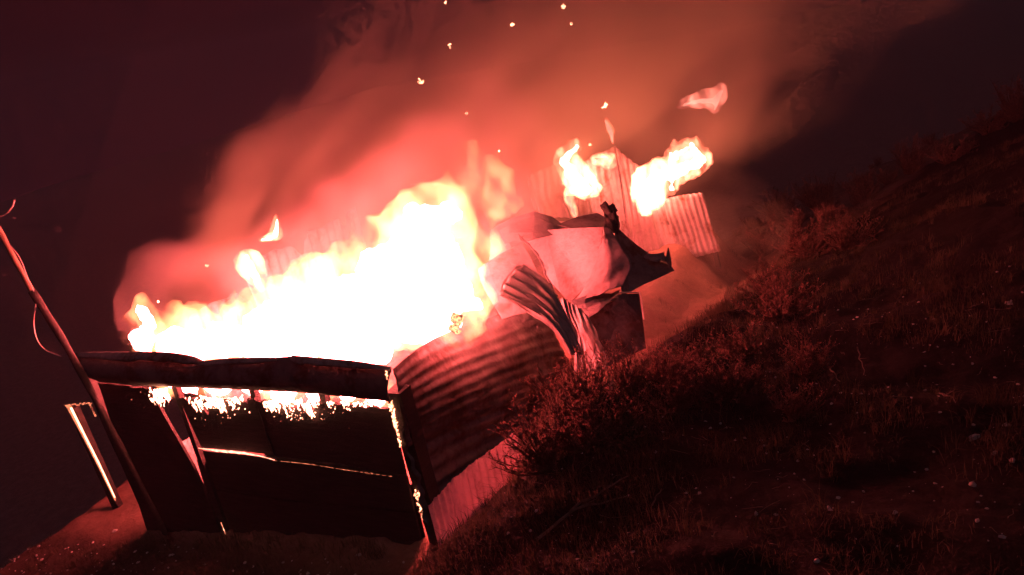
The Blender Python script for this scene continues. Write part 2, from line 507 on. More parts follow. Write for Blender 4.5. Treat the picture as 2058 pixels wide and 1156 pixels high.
# ember flakes below the fascia
def ember_zone(name, boxes, n, mat, rmin, rmax, yoff, seed):
    rnd = random.Random(seed); mb = MB()
    for (x0, y0, x1, y1, w) in boxes:
        for _ in range(int(n * w)):
            u = rnd.random(); v = rnd.random() ** 1.7
            if fbm(u * 5 + x0, v * 2.5, seed, 2) < -0.05: continue
            x = lerp(x0, x1, u) + 0.33 * v * (y1 - y0); y = lerp(y0, y1, v)
            mb.chunk(ony(x, y, YF + yoff), rnd.uniform(rmin, rmax) * (1.15 - 0.75 * v), 0.45, (rnd.uniform(0.5, 1), 0.5, rnd.uniform(0.6, 1.5)), rnd)
    o = mb.build(name, mat, shed); o['kind'] = 'stuff'; return o
def ember_drips(zones, seed):
    """Glowing char eating down from the top edge: many short wandering, tapering streaks."""
    rnd = random.Random(seed); mb = MB()
    for (x0, y0, x1, y1, n) in zones:
        for _ in range(n):
            u = rnd.random(); x = lerp(x0, x1, u); L = (y1 - y0) * (0.15 + 0.85 * max(0, 0.5 + 1.1 * fbm(x * 0.03, seed, 0, 2)) * rnd.random())
            y = y0 + rnd.uniform(-3, 4) + (rnd.random() ** 2) * (y1 - y0) * 0.35; pts = []; w0 = rnd.uniform(0.006, 0.017); st = 6
            for k in range(st):
                pts.append(ony(x, y, YF - 0.012)); x += 0.33 * L / st + rnd.uniform(-2.2, 2.2); y += L / st
            mb.tube(pts, [w0 * (1.1 - 0.85 * k / (st - 1)) * rnd.uniform(0.5, 1.3) for k in range(st)], 5)
    o = mb.build('embers', EMBER_HOT, shed); o['kind'] = 'stuff'; return o
ember_drips([(380, 797, 490, 842, 48), (530, 803, 636, 842, 46), (656, 809, 770, 822, 24)], 5)
ember_drips([(300, 782, 336, 842, 40)], 6)
zones = [(372, 800, 492, 846, 1.0), (528, 806, 640, 846, 1.0), (656, 810, 700, 832, 0.35)]
ember_zone('embers', zones, 120, EMBER_HOT, 0.004, 0.013, -0.01, 5)
ember_zone('embers', [(240, 770, 500, 860, 1.0), (520, 800, 700, 870, 1.0)], 22, EMBER_DIM, 0.005, 0.012, -0.035, 8)
# embers eating down the corner post
mb = MB()
for k in range(70):
    t = rng.random(); px = 784 + 22 * t + rng.uniform(-4, 4) * (1 - t * 0.5); py = 808 + 92 * t
    mb.chunk(ony(px, py, YF - 0.03), rng.uniform(0.008, 0.022) * (1.2 - t * 0.6), 0.4, (0.7, 0.5, 1.4))
for k in range(45):
    t = rng.random(); px = 836 + 14 * t + rng.uniform(-6, 6) * (1 - t); py = 985 + 62 * t
    mb.chunk(ony(px, py, YF - 0.03), rng.uniform(0.007, 0.018) * (1.2 - t * 0.6), 0.4, (0.7, 0.5, 1.4))
for k in range(14):
    t = rng.random(); px = 776 + 3 * t + rng.uniform(-2, 2); py = 745 + 20 * t
    mb.chunk(ony(px, py, YF - 0.14), rng.uniform(0.004, 0.009), 0.4)
o = mb.build('embers', EMBER, corner); o['kind'] = 'stuff'

# right side wall: ribbed sheet bowing inwards at the top, plain lower sheet, upright ribbed skirt sheets
def rw(px, py, inn=0.0): return onx(px, py, XW - inn)
A = [rw(789, 742, 0.06), rw(830, 706, .22), rw(880, 677, .34), rw(940, 653, .42), rw(1000, 633, .48), rw(1045, 618, .5), rw(1080, 607, .5)]
B = [rw(817, 900), rw(862, 878), rw(916, 854), rw(974, 830), rw(1036, 806), rw(1100, 786), rw(1168, 770)]
def bow(u, v): return Vector((0.16 * math.sin(math.pi * u) * math.sin(math.pi * min(1, v + .08)) * (0.75 + 0.25 * v) + 0.025 * fbm(u * 3, v * 4, 3), 0, 0))
sheet('wall_sheet', coons(A, B, bow), IRON_SIDE, shed, 140, 46, 8.5, amp=0.0042)
A2 = [rw(808, 860, .07), rw(910, 815, .07), rw(1030, 770, .07), rw(1164, 735, .07)]
B2 = [rw(872, 1120), rw(960, 1040), rw(1080, 960), rw(1210, 880)]
sheet('wall_sheet', coons(A2, B2, lambda u, v: Vector((0.03 * fbm(u * 4, v * 5, 9), 0, 0))), IRON_DARK, shed, 90, 30, 8, amp=0.018)
sk_top = [(862, 1016), (905, 968), (950, 930), (1000, 894), (1040, 862)]
sk_bot = [(884, 1098), (925, 1062), (968, 1020), (1020, 990), (1060, 950)]
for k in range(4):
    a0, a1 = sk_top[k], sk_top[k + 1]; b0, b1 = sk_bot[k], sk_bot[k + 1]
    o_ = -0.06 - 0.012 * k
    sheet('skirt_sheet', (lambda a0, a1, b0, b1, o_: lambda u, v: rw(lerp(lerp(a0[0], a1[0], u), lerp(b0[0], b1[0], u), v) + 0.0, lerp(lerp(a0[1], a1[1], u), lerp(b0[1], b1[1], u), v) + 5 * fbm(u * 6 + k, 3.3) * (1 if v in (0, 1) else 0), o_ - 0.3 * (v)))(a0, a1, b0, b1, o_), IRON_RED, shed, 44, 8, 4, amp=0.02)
# left wall: upright sheets, inner faces lit by the fire
ys = [5.75, 7.4, 9.0, 10.7, 12.4]
for k in range(4):
    y0, y1 = ys[k], ys[k + 1]
    h0 = [0.1, 1.9, 2.3, 2.35][k]
    def P(u, v, y0=y0, y1=y1, h0=h0, k=k):
        y = lerp(y0, y1, u)
        top = h0 + 0.12 * fbm(y * 1.3, k, 0, 3) - (0.25 * max(0, math.sin(u * 7 + k)) ** 6)
        return Vector((XL - 0.05 * k % 0.1 + 0.06 * fbm(y, v * 2, 5) - 0.12 * v * v * math.sin(y), y, lerp(-1.2, top, v)))
    sheet('wall_sheet', P, IRON, shed, 60, 10, 7, amp=0.018)

# ------------------------------------------------------------------ shed behind, wrecked gable wall of upright sheets
YR = 15.5
rear = empty('iron_wall', ony(1250, 500, YR), 'gabled wall of upright corrugated sheets standing behind the collapsed roof', 'wall'); rear['kind'] = 'thing'
def rear_sheet(top, bot, ribs, mat, yo, warp=0.06, seed=0):
    A = [ony(x, y, YR + yo) for x, y in top]; B = [ony(x, y, YR + yo) for x, y in bot]
    def P(u, v):
        a = curve_pts(A, u) if len(A) > 2 else A[0].lerp(A[1], u)
        b = curve_pts(B, u) if len(B) > 2 else B[0].lerp(B[1], u)
        q = a.lerp(b, v); q = q + Vector((0, warp * fbm(u * 2, v * 2, seed, 2) * 2, 0))
        return q
    return sheet('wall_sheet', P, mat, rear, 8 * ribs, 14, ribs, amp=0.022)
rear_sheet([(1062, 352), (1095, 338), (1128, 322)], [(1092, 470), (1120, 480), (1150, 490)], 5, IRON, 0.0, 0.1, 1)
rear_sheet([(1126, 326), (1146, 318), (1168, 322)], [(1150, 500), (1175, 500), (1200, 500)], 4, IRON_DARK, -0.08, 0.1, 2)
rear_sheet([(1166, 330), (1200, 312), (1238, 292)], [(1200, 500), (1235, 505), (1272, 510)], 6, IRON, 0.03, 0.05, 3)
rear_sheet([(1236, 292), (1262, 318), (1290, 342)], [(1270, 510), (1300, 512), (1330, 512)], 5, IRON_PALE, -0.04, 0.04, 4)
rear_sheet([(1288, 345), (1310, 378), (1332, 396)], [(1328, 512), (1350, 510), (1372, 505)], 4, IRON, 0.04, 0.05, 5)
rear_sheet([(1330, 402), (1372, 392), (1412, 386)], [(1370, 520), (1408, 515), (1448, 505)], 8, IRON, -0.02, 0.03, 6)
mb = MB()
for (a, b) in (((1070, 372), (1240, 318)), ((1242, 318), (1335, 408)), ((1100, 440), (1420, 450))):
    mb2 = MB(); mb2.slab(ony(*a, YR + 0.1), ony(*b, YR + 0.1), 0.08, 0.06, Vector((0, 0, 1)), 0.005, 6); mb2.build('rail', CHAR, rear)
for (a, b) in (((1064, 360), (1096, 500)), ((1240, 300), (1275, 530)), ((1410, 392), (1445, 540))):
    mb2 = MB(); mb2.slab(ony(*a, YR + 0.18), ony(*b, YR + 0.18), 0.09, 0.09, Vector((1, 0, 0)), 0.005, 6); mb2.build('post', CHAR, rear)
# ------------------------------------------------------------------ collapsed roof sheets
def loose(name, label, A, B, mat, nu=4, nv=4, ribs=0, amp=0.014, bulge=None, thick=0.006, rib_fn=None, cat='roof sheet'):
    a = [ond(*q) for q in A]; b = [ond(*q) for q in B]
    o = sheet(name, coons(a, b, bulge), mat, None, nu, nv, ribs, amp, thick, False, rib_fn)
    bv = o.modifiers.new('soft_folds', 'BEVEL'); bv.width = 0.012; bv.segments = 2; bv.limit_method = 'ANGLE'; bv.angle_limit = math.radians(8)
    return tag(o, label, cat, 'collapsed roof sheets')
crump = lambda k, s: (lambda u, v: Vector((fbm(u * s, v * s, k, 3), fbm(u * s, v * s, k + 5, 3), fbm(u * s, v * s, k + 9, 3))) * 0.06)
loose('roof_sheet', 'smooth pale sheet arched beside the tallest flames', [(985, 462, 11.6), (1030, 432, 11.9), (1075, 424, 12.2), (1110, 436, 12.4), (1142, 460, 12.4)],
      [(985, 530, 11.2), (1025, 500, 11.3), (1070, 482, 11.5), (1105, 472, 11.7), (1140, 466, 11.9)], IRON_PALE, bulge=crump(1, 2))
def facet(label, verts, faces, mat, thick=0.008, cat='roof sheet'):
    """A creased sheet of flat facets."""
    o = link('roof_sheet', mesh('roof_sheet', [ond(*v) for v in verts], faces), mat)
    sd = o.modifiers.new('thickness', 'SOLIDIFY'); sd.thickness = thick; sd.offset = 0
    return tag(o, label, cat, 'collapsed roof sheets')
facet('big flat pale sheet tilted up in the middle of the wreck',
      [(1052, 477, 12.14), (1096, 463, 11.86), (1150, 459, 11.53), (1212, 457, 11.15), (1207, 500, 11.03), (1192, 546, 10.95), (1180, 574, 10.92), (1145, 609, 11.02), (1126, 588, 11.21), (1103, 562, 11.51), (1078, 512, 11.85), (1150, 530, 11.3)],
      [(0, 1, 10), (1, 8, 9, 10), (1, 2, 11, 8), (2, 3, 4, 11), (4, 5, 11), (5, 6, 11), (6, 7, 11), (7, 8, 11)], IRON_PALE)
facet('level pale strip of sheet bridging behind the top of the big flat one',
      [(1120, 452, 12.1), (1160, 436, 12.5), (1200, 428, 12.7), (1222, 440, 12.5), (1214, 456, 11.95), (1150, 460, 11.9)], [(0, 1, 4, 5), (1, 2, 3, 4)], IRON_PALE)
facet('dark square panel leaning at the end of the wreck above the bushes',
      [(1178, 640, 10.7), (1240, 592, 11.0), (1284, 590, 11.2), (1291, 640, 11.0), (1298, 700, 10.8), (1205, 745, 10.4), (1235, 660, 10.8)], [(0, 1, 6), (1, 2, 3, 6), (3, 4, 5, 6), (5, 0, 6)], IRON_SIDE)
loose('roof_sheet', 'pale sheet standing behind the ribbed scrap next to the white flames', [(960, 540, 10.9), (1000, 515, 11.1), (1050, 486, 11.3)],
      [(1000, 640, 10.2), (1060, 630, 10.3), (1120, 630, 10.5)], IRON_PALE, bulge=crump(4, 1.5))
A = [ond(*q) for q in ((1213, 456, 11.1), (1232, 466, 10.95), (1254, 500, 10.7), (1269, 532, 10.6), (1252, 576, 10.4))]
B = [ond(*q) for q in ((1207, 500, 10.98), (1194, 542, 10.9), (1172, 588, 10.7), (1158, 606, 10.55), (1180, 600, 10.4))]
o = sheet('roof_sheet', coons(A, B, lambda u, v: FWD * (-0.16 * math.sin(math.pi * u) * (0.5 + 0.7 * math.sin(3.0 * v + 0.6))) + crump(6, 1.6)(u, v) * 0.6), IRON_PALE, None, 26, 26, 0, thick=0.006)
tag(o, 'twisted sheet hanging in a fold below the charred rag', 'roof sheet', 'collapsed roof sheets')
loose('roof_sheet', 'torn sheet curling down to a point under the twisted one', [(1150, 606, 10.4), (1185, 598, 10.5), (1225, 588, 10.7), (1246, 582, 10.8)],
      [(1172, 640, 10.2), (1190, 634, 10.2), (1215, 616, 10.3), (1236, 600, 10.5)], IRON_PALE, bulge=crump(7, 2))
loose('roof_sheet', 'dark sheet with shade in its colour sagging towards the bank', [(1232, 448, 12.2), (1262, 478, 12.3), (1300, 506, 12.4), (1348, 524, 12.4)],
      [(1252, 590, 11.6), (1275, 580, 11.8), (1310, 564, 11.9), (1350, 548, 12.1)], IRON_DARK, bulge=crump(8, 1.6))
loose('roof_sheet', 'small bent strip of pale sheet on the dark sagging one', [(1296, 514, 12.2), (1315, 509, 12.2), (1336, 505, 12.25)],
      [(1304, 524, 12.1), (1320, 526, 12.1), (1338, 523, 12.2)], IRON_PALE, bulge=crump(9, 2))
loose('roof_sheet', 'pointed dark scrap of sheet sticking up at the end of the sagging one', [(1336, 522, 12.15), (1340, 508, 12.2), (1342, 497, 12.25)],
      [(1348, 540, 12.1), (1350, 528, 12.1), (1344, 498, 12.2)], IRON_DARK, 8, 8)
loose('roof_sheet', 'flat torn scrap under the ribbed sheet on top of the side wall', [(1004, 588, 9.6), (1020, 556, 9.9), (1042, 530, 10.1)],
      [(1142, 668, 9.3), (1140, 650, 9.4), (1125, 612, 9.7)], IRON_PALE, bulge=crump(10, 1.2))
A = [ond(*q) for q in ((1004, 592, 9.55), (1046, 628, 9.5), (1100, 660, 9.3), (1150, 712, 9.1))]
B = [ond(*q) for q in ((1046, 530, 10.0), (1092, 562, 9.9), (1130, 620, 9.6), (1172, 712, 9.2))]
o = sheet('roof_sheet', coons(A, B, crump(11, 1.2)), IRON_PALE, None, 70, 24, 4.5, 0.018, 0.006)
tag(o, 'ribbed sheet sliding down over the end of the side wall', 'roof sheet', 'collapsed roof sheets')
A = [ond(*q) for q in ((1126, 600, 10.0), (1140, 650, 9.75), (1148, 690, 9.65), (1154, 745, 9.6))]
B = [ond(*q) for q in ((1172, 622, 9.75), (1188, 650, 9.4), (1204, 685, 9.2), (1222, 745, 9.1))]
o = sheet('roof_sheet', coons(A, B, crump(12, 1.2)), IRON_PALE, None, 70, 24, 5.0, 0.014, 0.006)
tag(o, 'ribbed sheet hanging straight down to the bushes', 'roof sheet', 'collapsed roof sheets')

mb = MB(); mb.tube([ond(x, y, d) for x, y, d in ((1236, 589, 10.95), (1262, 588, 11.1), (1286, 588, 11.15), (1290, 606, 11.05), (1294, 642, 10.9))], [0.011] * 5, 6)
tag(mb.build('bent_rod', WIRE), 'thin bright bent rod along the edge of the dark square panel', 'rod')
# charred lath and rag, burnt stump
mb = MB()
pts = [ond(*q) for q in ((1046, 477, 10.6), (1062, 492, 10.55), (1080, 512, 10.5), (1092, 535, 10.45), (1100, 560, 10.4), (1118, 595, 10.2))]
mb.tube([curve_pts(pts, k / 20) + Vector((rng.uniform(-.01, .01), 0, rng.uniform(-.01, .01))) for k in range(21)], [0.018 + 0.008 * math.sin(k * 1.9) for k in range(21)], 6)
mb.tube([pts[0], ond(1042, 470, 10.6)], [0.014, 0.004], 5); mb.tube([pts[0], ond(1056, 473, 10.6)], [0.012, 0.003], 5)
tag(mb.build('charred_lath', CHAR), 'thin curved charred lath in front of the pale sheets', 'lath')
A = [ond(*q) for q in ((1206, 414, 11.9), (1220, 410, 11.9), (1234, 414, 11.9))]
Mi = [ond(*q) for q in ((1216, 432, 11.8), (1228, 430, 11.75), (1242, 440, 11.8))]
B = [ond(*q) for q in ((1216, 462, 11.7), (1232, 468, 11.6), (1248, 466, 11.7))]
def ragP(u, v):
    q = curve_pts([curve_pts(A, v), curve_pts(Mi, v), curve_pts(B, v)], u)
    return q + crump(14, 4)(u, v) * 0.9
o = sheet('charred_rag', ragP, CHAR, None, 16, 12, 0, thick=0.03)
tag(o, 'blackened rag of felt standing on top of the wreck', 'rag')
mb = MB()
c0 = ond(912, 668, 9.0); c1 = ond(920, 632, 9.05)
mb.tube([c0.lerp(c1, k / 8) + Vector((rng.uniform(-.012, .012), rng.uniform(-.012, .012), 0)) for k in range(9)], [0.075 + rng.uniform(-.012, .012) for k in range(9)], 9)
tag(mb.build('burnt_stump', ember_material('stump_embers', 3.0, (1, .45, .2), 30, .4, .6)), 'short burnt log end standing in the white flames above the side wall', 'log')

# ------------------------------------------------------------------ leaning pole with wires, burning post beside the shed
pole_pts = [(-30, 408, 5.15), (0, 466, 5.15), (34, 530, 5.15), (66, 588, 5.15)]
base = ony(322, 1052, 5.15)
pole = empty('leaning_pole', base, 'tall leaning timber pole with loose wires in front of the shed corner', 'pole')
mb = MB(); pp = [ony(*q) for q in pole_pts] + [ony(112, 668, 5.15)]
mb.tube([curve_pts(pp, k / 14) for k in range(15)], [0.034 + 0.004 * math.sin(k * 2.1) for k in range(15)], 10)
mb.build('upper_pole', WOOD, pole, True)
mb = MB(); pp = [ony(*q) for q in ((64, 585, 5.15), (112, 660, 5.15), (157, 738, 5.15), (238, 890, 5.15), (322, 1052, 5.15), (332, 1072, 5.15))]
mb.tube([curve_pts(pp, k / 20) for k in range(21)], [0.052 + 0.005 * math.sin(k * 1.7) - 0.0008 * k for k in range(21)], 10)
mb.build('lower_pole', CHAR, pole, True)  # charred material paints the shade on the lower pole
def wire(pts, r=0.008):
    mb = MB(); P = [ony(*q) for q in pts]; n = 24
    mb.tube([curve_pts(P, k / n) for k in range(n + 1)], [r] * (n + 1), 5); mb.build('wire', WIRE, pole)
wire([(-6, 436, 5.1), (12, 430, 5.1), (24, 416, 5.1), (29, 402, 5.1)], 0.009)
wire([(-6, 424, 5.1), (8, 425, 5.1), (20, 420, 5.1)], 0.007)
wire([(72, 612, 5.08), (68, 650, 5.08), (74, 682, 5.08), (92, 704, 5.08), (122, 716, 5.08)], 0.007)
wire([(18, 490, 5.08), (40, 520, 5.08), (56, 560, 5.08), (68, 586, 5.08)], 0.006)

bp = ony(232, 1008, 6.2)
post = empty('burning_post', bp, 'leaning post burning white along one edge beside the shed corner', 'post')
mb = MB(); mb.slab(ony(240, 1025, 6.2), ony(147, 818, 6.2), 0.2, 0.1, Vector((1, 0, 0)), 0.008, 14); mb.build('post_body', CHAR, post)
ember_strip([(137, 814), (165, 868), (200, 938), (232, 1006)], 6.1, lambda t: 0.062 * (1 - 0.78 * t) + 0.006, EMBER_RIM, post, 'burning_edge', 5)
ember_strip([(143, 820), (169, 872), (203, 940), (231, 1000)], 6.06, lambda t: 0.026 * (1 - 0.6 * t) + 0.004, EMBER_POST, post, 'burning_edge', 6)
mb = MB()
for k in range(22):
    t = k / 21
    mb.chunk(ony(132 + 52 * t, 816 - 6 * t + rng.uniform(-2, 2), 6.1), 0.014 * rng.uniform(0.6, 1.4), 0.3)
for k in range(16):
    t = k / 15
    mb.chunk(ony(180 + 12 * t, 812 + 24 * t, 6.1), 0.016 * rng.uniform(0.5, 1.4), 0.3)
o = mb.build('ember_crown', EMBER_DIM, post); o['kind'] = 'stuff'

# ------------------------------------------------------------------ flames
LIGHT = (1.0, 0.2, 0.095)
def core_material(name, strength, hot=(1.0, 0.32, 0.15)):
    t = NT(name); P = t.pos()
    a = t.noise(t.scaled(P, (1, 1, 0.6)), 1.6, 3, 0.5)
    e = t.n('ShaderNodeEmission'); e.inputs['Color'].default_value = (*hot, 1)
    t.l(t.maprange(a, 0.3, 0.7, strength * 0.75, strength * 1.25), e.inputs['Strength'])
    t.l(e.outputs[0], t.out.inputs['Surface'])
    return t.mat
def glow_material(name, strength, colr, scale, stretch, lo, hi, step):
    t = NT(name); P = t.pos()
    q = t.scaled(P, stretch, (0.5, -0.35, 0))
    a = t.noise(q, scale, 2.5, 0.6, 0.0)
    e = t.n('ShaderNodeEmission'); e.inputs['Color'].default_value = (*colr, 1)
    t.l(t.maprange(a, lo, hi, 0.0, strength, True), e.inputs['Strength'])
    t.l(e.outputs[0], t.out.inputs['Volume'])
    t.mat.cycles.volume_step_rate = step
    return t.mat
CORE = core_material('fire_core', 115.0, (1.0, 0.1, 0.1))
CORE_SMALL = core_material('small_fire_core', 45.0, (1.0, 0.15, 0.1))
CORE_WISP = core_material('fire_wisp_core', 1.3, (1.0, 0.3, 0.22))
GLOW = glow_material('fire_glow', 16.0, (1.0, 0.26, 0.1), 2.1, (1.0, 1.0, 0.5), 0.43, 0.72, 0.7)
GLOW_SMALL = glow_material('small_fire_glow', 50.0, (1.0, 0.21, 0.11), 4.0, (1.0, 1.0, 0.5), 0.4, 0.7, 1.0)
GLOW_WISP = glow_material('fire_wisp_glow', 13.0, (1.0, 0.2, 0.14), 3.5, (1.0, 1.0, 0.5), 0.36, 0.66, 1.0)

t = NT('bloom_smoke'); pv = t.n('ShaderNodeVolumePrincipled'); pv.inputs['Color'].default_value = (0.85, 0.85, 0.8, 1)  # thin smoke added round the blaze to make its bloom
t.l(t.maprange(t.noise(t.pos(), 1.1, 2.5, 0.55), 0.36, 0.72, 0.0, 0.13, True), pv.inputs['Density']); t.l(pv.outputs[0], t.out.inputs['Volume'])
t.mat.cycles.volume_step_rate = 1.0
BLOOM = t.mat
clouds = bpy.data.textures.new('flame_lumps', 'CLOUDS'); clouds.noise_scale = 0.35; clouds.noise_depth = 3
clouds_s = bpy.data.textures.new('flame_licks', 'CLOUDS'); clouds_s.noise_scale = 0.16; clouds_s.noise_depth = 3
clouds_f = bpy.data.textures.new('flame_fringe', 'CLOUDS'); clouds_f.noise_scale = 0.08; clouds_f.noise_depth = 2
def blob_mesh(name, blobs, voxel, disp, tex):
    bm = bmesh.new()
    for c, r in blobs:
        m4 = Matrix.Translation(c) @ Matrix.Diagonal((r[0], r[1], r[2], 1))
        bmesh.ops.create_icosphere(bm, subdivisions=2, radius=1.0, matrix=m4)
    me = bpy.data.meshes.new(name + '_raw'); bm.to_mesh(me); bm.free()
    tmp = bpy.data.objects.new(name + '_tmp', me); COL.objects.link(tmp)
    md = tmp.modifiers.new('r', 'REMESH'); md.mode = 'VOXEL'; md.voxel_size = voxel
    sm = tmp.modifiers.new('s', 'SMOOTH'); sm.iterations = 3; sm.factor = 0.5
    if disp:
        dm = tmp.modifiers.new('d', 'DISPLACE'); dm.texture = tex; dm.strength = disp; dm.mid_level = 0.5; dm.texture_coords = 'GLOBAL'
        d2 = tmp.modifiers.new('d2', 'DISPLACE'); d2.texture = clouds_f; d2.strength = disp * 0.45; d2.mid_level = 0.5; d2.texture_coords = 'GLOBAL'
    dg = bpy.context.evaluated_depsgraph_get()
    out = bpy.data.meshes.new_from_object(tmp.evaluated_get(dg)); out.name = name
    bpy.data.objects.remove(tmp)
    out.materials.clear()
    return out
def flame(label, spec, core_mat, glow_mat, voxel=0.05, disp=0.12, grow=1.35, lick=(0.05, 0.05, 0.12), tex=None, core_scale=0.8, name='flame', group=None, thick=1.0, dense=True, licks=(), halo=None):
    """spec: (px, py, y, rx px, rz px) blobs; the core is the white part, the glow reaches past it."""
    cores, glows = [], []
    if dense:
        full = []
        for a, b in zip(spec, spec[1:]):
            near = math.hypot(a[0] - b[0], a[1] - b[1]) < 3.2 * max(a[3], a[4], b[3], b[4])
            full += [tuple(lerp(a[i], b[i], t) for i in range(5)) for t in ((0, .25, .5, .75) if near else (0,))]
        spec = full + [spec[-1]]
    for (px, py, y, rx, rz) in spec:
        c = ony(px, py, y); k = depth(c) / PF
        rxm, rzm = rx * k, rz * k
        cores.append((c, (rxm * core_scale, rxm * core_scale * thick, rzm * core_scale)))
        glows.append((c + Vector(lick) * rzm * 2, (rxm * grow, rxm * grow * thick, rzm * grow)))
    for (px, py, y, rx, rz) in licks:
        c = ony(px, py, y); k = depth(c) / PF; glows.append((c, (rx * k, rx * k, rz * k)))
    me = blob_mesh('flame_core', cores, voxel, disp, tex or clouds)
    o = link(name, me, core_mat, None, True)
    tag(o, label, 'flame', group)
    me = blob_mesh('flame_glow', glows, voxel * 1.3, disp, tex or clouds)
    link('glow', me, glow_mat, o, True)
    if halo:
        puffs = [(c + Vector((0.25, 0.35, 0.3)), (r[0] * 1.5 + 0.3, r[1] * 1.5 + 0.3, r[2] * 1.5 + 0.35)) for c, r in glows[::2]]
        h = link('bloom_smoke', blob_mesh('bloom_smoke', puffs, 0.14, 0.35, clouds), halo, o, True); h['kind'] = 'stuff'
    return o

main = []
def seg(a, b, n, jx=0, jy=0, jyy=0):
    for k in range(n):
        t = k / max(1, n - 1)
        main.append(tuple(lerp(a[i], b[i], t) + (rng.uniform(-1, 1) * (jx, jy, jyy, 6, 6)[i]) for i in range(5)))
seg((285, 690, 6.7, 32, 42), (520, 690, 6.7, 46, 50), 7, 6, 6)
seg((520, 690, 6.8, 50, 55), (760, 700, 6.6, 52, 46), 6, 6, 6)
seg((300, 650, 6.9, 18, 34), (288, 628, 6.9, 10, 26), 2)
seg((520, 650, 7.4, 44, 40), (700, 590, 7.6, 62, 62), 5, 8, 6)
seg((640, 640, 7.2, 60, 70), (860, 640, 7.4, 72, 76), 5, 8, 8)
seg((760, 540, 7.9, 56, 62), (860, 480, 8.3, 60, 62), 4, 6, 6)
seg((840, 560, 7.8, 70, 80), (900, 520, 8.0, 46, 70), 3, 6, 6)
seg((830, 440, 8.6, 34, 36), (905, 425, 8.9, 30, 36), 4, 5, 5)
licks = []
def lick(a, b, n):
    for k in range(n):
        t = k / (n - 1); licks.append(tuple(lerp(a[i], b[i], t) + rng.uniform(-3, 3) * (i < 2) for i in range(5)))
for a, b in (((955, 400, 9.1, 52, 56), (958, 305, 9.3, 14, 34)), ((985, 400, 9.2, 40, 44), (1000, 310, 9.4, 8, 28)), ((930, 380, 9.1, 40, 40), (930, 290, 9.2, 8, 30)), ((900, 400, 8.9, 34, 44), (915, 330, 9.0, 6, 24)), ((1000, 400, 9.2, 34, 40), (1042, 345, 9.4, 6, 22)),
             ((1000, 410, 9.2, 34, 34), (1048, 400, 9.4, 10, 18)), ((960, 470, 9.0, 44, 40), (1010, 520, 9.3, 16, 26)), ((930, 520, 8.6, 40, 44), (985, 560, 9.0, 14, 26)),
             ((820, 430, 8.5, 36, 40), (835, 370, 8.7, 6, 24)), ((740, 500, 8.0, 36, 40), (750, 440, 8.1, 6, 22)), ((660, 560, 7.8, 32, 36), (668, 505, 7.9, 6, 20)),
             ((590, 600, 7.6, 30, 34), (600, 548, 7.7, 5, 18)), ((470, 630, 7.4, 28, 30), (478, 585, 7.5, 5, 16)), ((390, 650, 7.2, 24, 26), (392, 622, 7.2, 4, 14)),
             ((310, 640, 7.0, 18, 26), (320, 598, 7.0, 4, 16)), ((278, 640, 6.9, 16, 24), (282, 596, 6.9, 4, 14))):
    lick(a, b, 5)
seg((900, 590, 7.3, 50, 60), (960, 610, 7.6, 26, 34), 3, 4, 4)
seg((380, 760, 6.6, 40, 40), (760, 790, 6.4, 30, 40), 7, 6, 4)
flame('main blaze filling the shed, white in the middle with yellow licking edges', main, CORE, GLOW, 0.06, 0.26, 1.45, (0.1, 0.05, 0.2), clouds, 0.74, dense=False, licks=licks, halo=BLOOM)
# the leaner flames on the far wall of the shed and on the rear wall
flame('round yellow flame hanging on the wall beyond the long blaze', [(500, 536, 8.6, 20, 22), (514, 556, 8.6, 14, 20), (520, 576, 8.6, 8, 12), (497, 518, 8.6, 8, 12)], CORE_SMALL, GLOW_SMALL, 0.035, 0.08, 1.5, tex=clouds_s, core_scale=0.55)
flame('small pointed flame on top of the wall beyond the long blaze', [(553, 474, 10.4, 11, 9), (556, 460, 10.4, 7, 12), (557, 444, 10.4, 3.5, 10), (546, 478, 10.4, 10, 6), (538, 480, 10.4, 8, 5), (528, 482, 10.4, 6, 4)], CORE_SMALL, GLOW_SMALL, 0.025, 0.03, 1.5, tex=clouds_s, core_scale=0.55)
flame('sheet of flame slanting across the dark sheets of the rear wall', [(1180, 384, 15.2, 20.2, 13.0), (1165, 372, 15.2, 21.6, 20.8), (1152, 354, 15.2, 20.2, 23.4), (1140, 336, 15.2, 17.6, 20.8), (1132, 322, 15.2, 13.5, 15.6), (1150, 305, 15.2, 8.1, 15.6), (1160, 294, 15.2, 5.4, 10.4)], CORE_SMALL, GLOW_SMALL, 0.035, 0.14, 1.5, tex=clouds_s, core_scale=0.55)
flame('thin flame running down the seam of the rear wall below the slanting one', [(1142, 400, 15.1, 8, 16), (1150, 420, 15.1, 6, 14), (1158, 436, 15.1, 4, 8)], CORE_WISP, GLOW_SMALL, 0.03, 0.04, 1.5, tex=clouds_s, core_scale=0.55)
flame('faint yellow flame just under the peak of the rear wall', [(1212, 322, 15.2, 18, 9), (1222, 330, 15.2, 12, 10), (1196, 318, 15.2, 9, 5)], CORE_WISP, GLOW_SMALL, 0.035, 0.05, 1.5, tex=clouds_s, core_scale=0.55)
flame('bright flame blown sideways from the right slope of the rear wall', [(1300, 412, 15.2, 18.9, 20.8), (1302, 390, 15.2, 27.0, 28.6), (1310, 366, 15.2, 29.7, 23.4), (1334, 352, 15.2, 27.0, 22.1), (1358, 346, 15.2, 21.6, 20.8), (1380, 336, 15.2, 21.6, 20.8), (1402, 328, 15.2, 18.9, 16.9), (1416, 320, 15.2, 10.8, 11.7), (1396, 304, 15.2, 10.8, 18.2), (1388, 292, 15.2, 5.4, 10.4), (1350, 318, 15.2, 9.5, 23.4), (1350, 378, 15.2, 10.8, 13.0)], CORE_SMALL, GLOW_SMALL, 0.035, 0.14, 1.5, tex=clouds_s, core_scale=0.55)
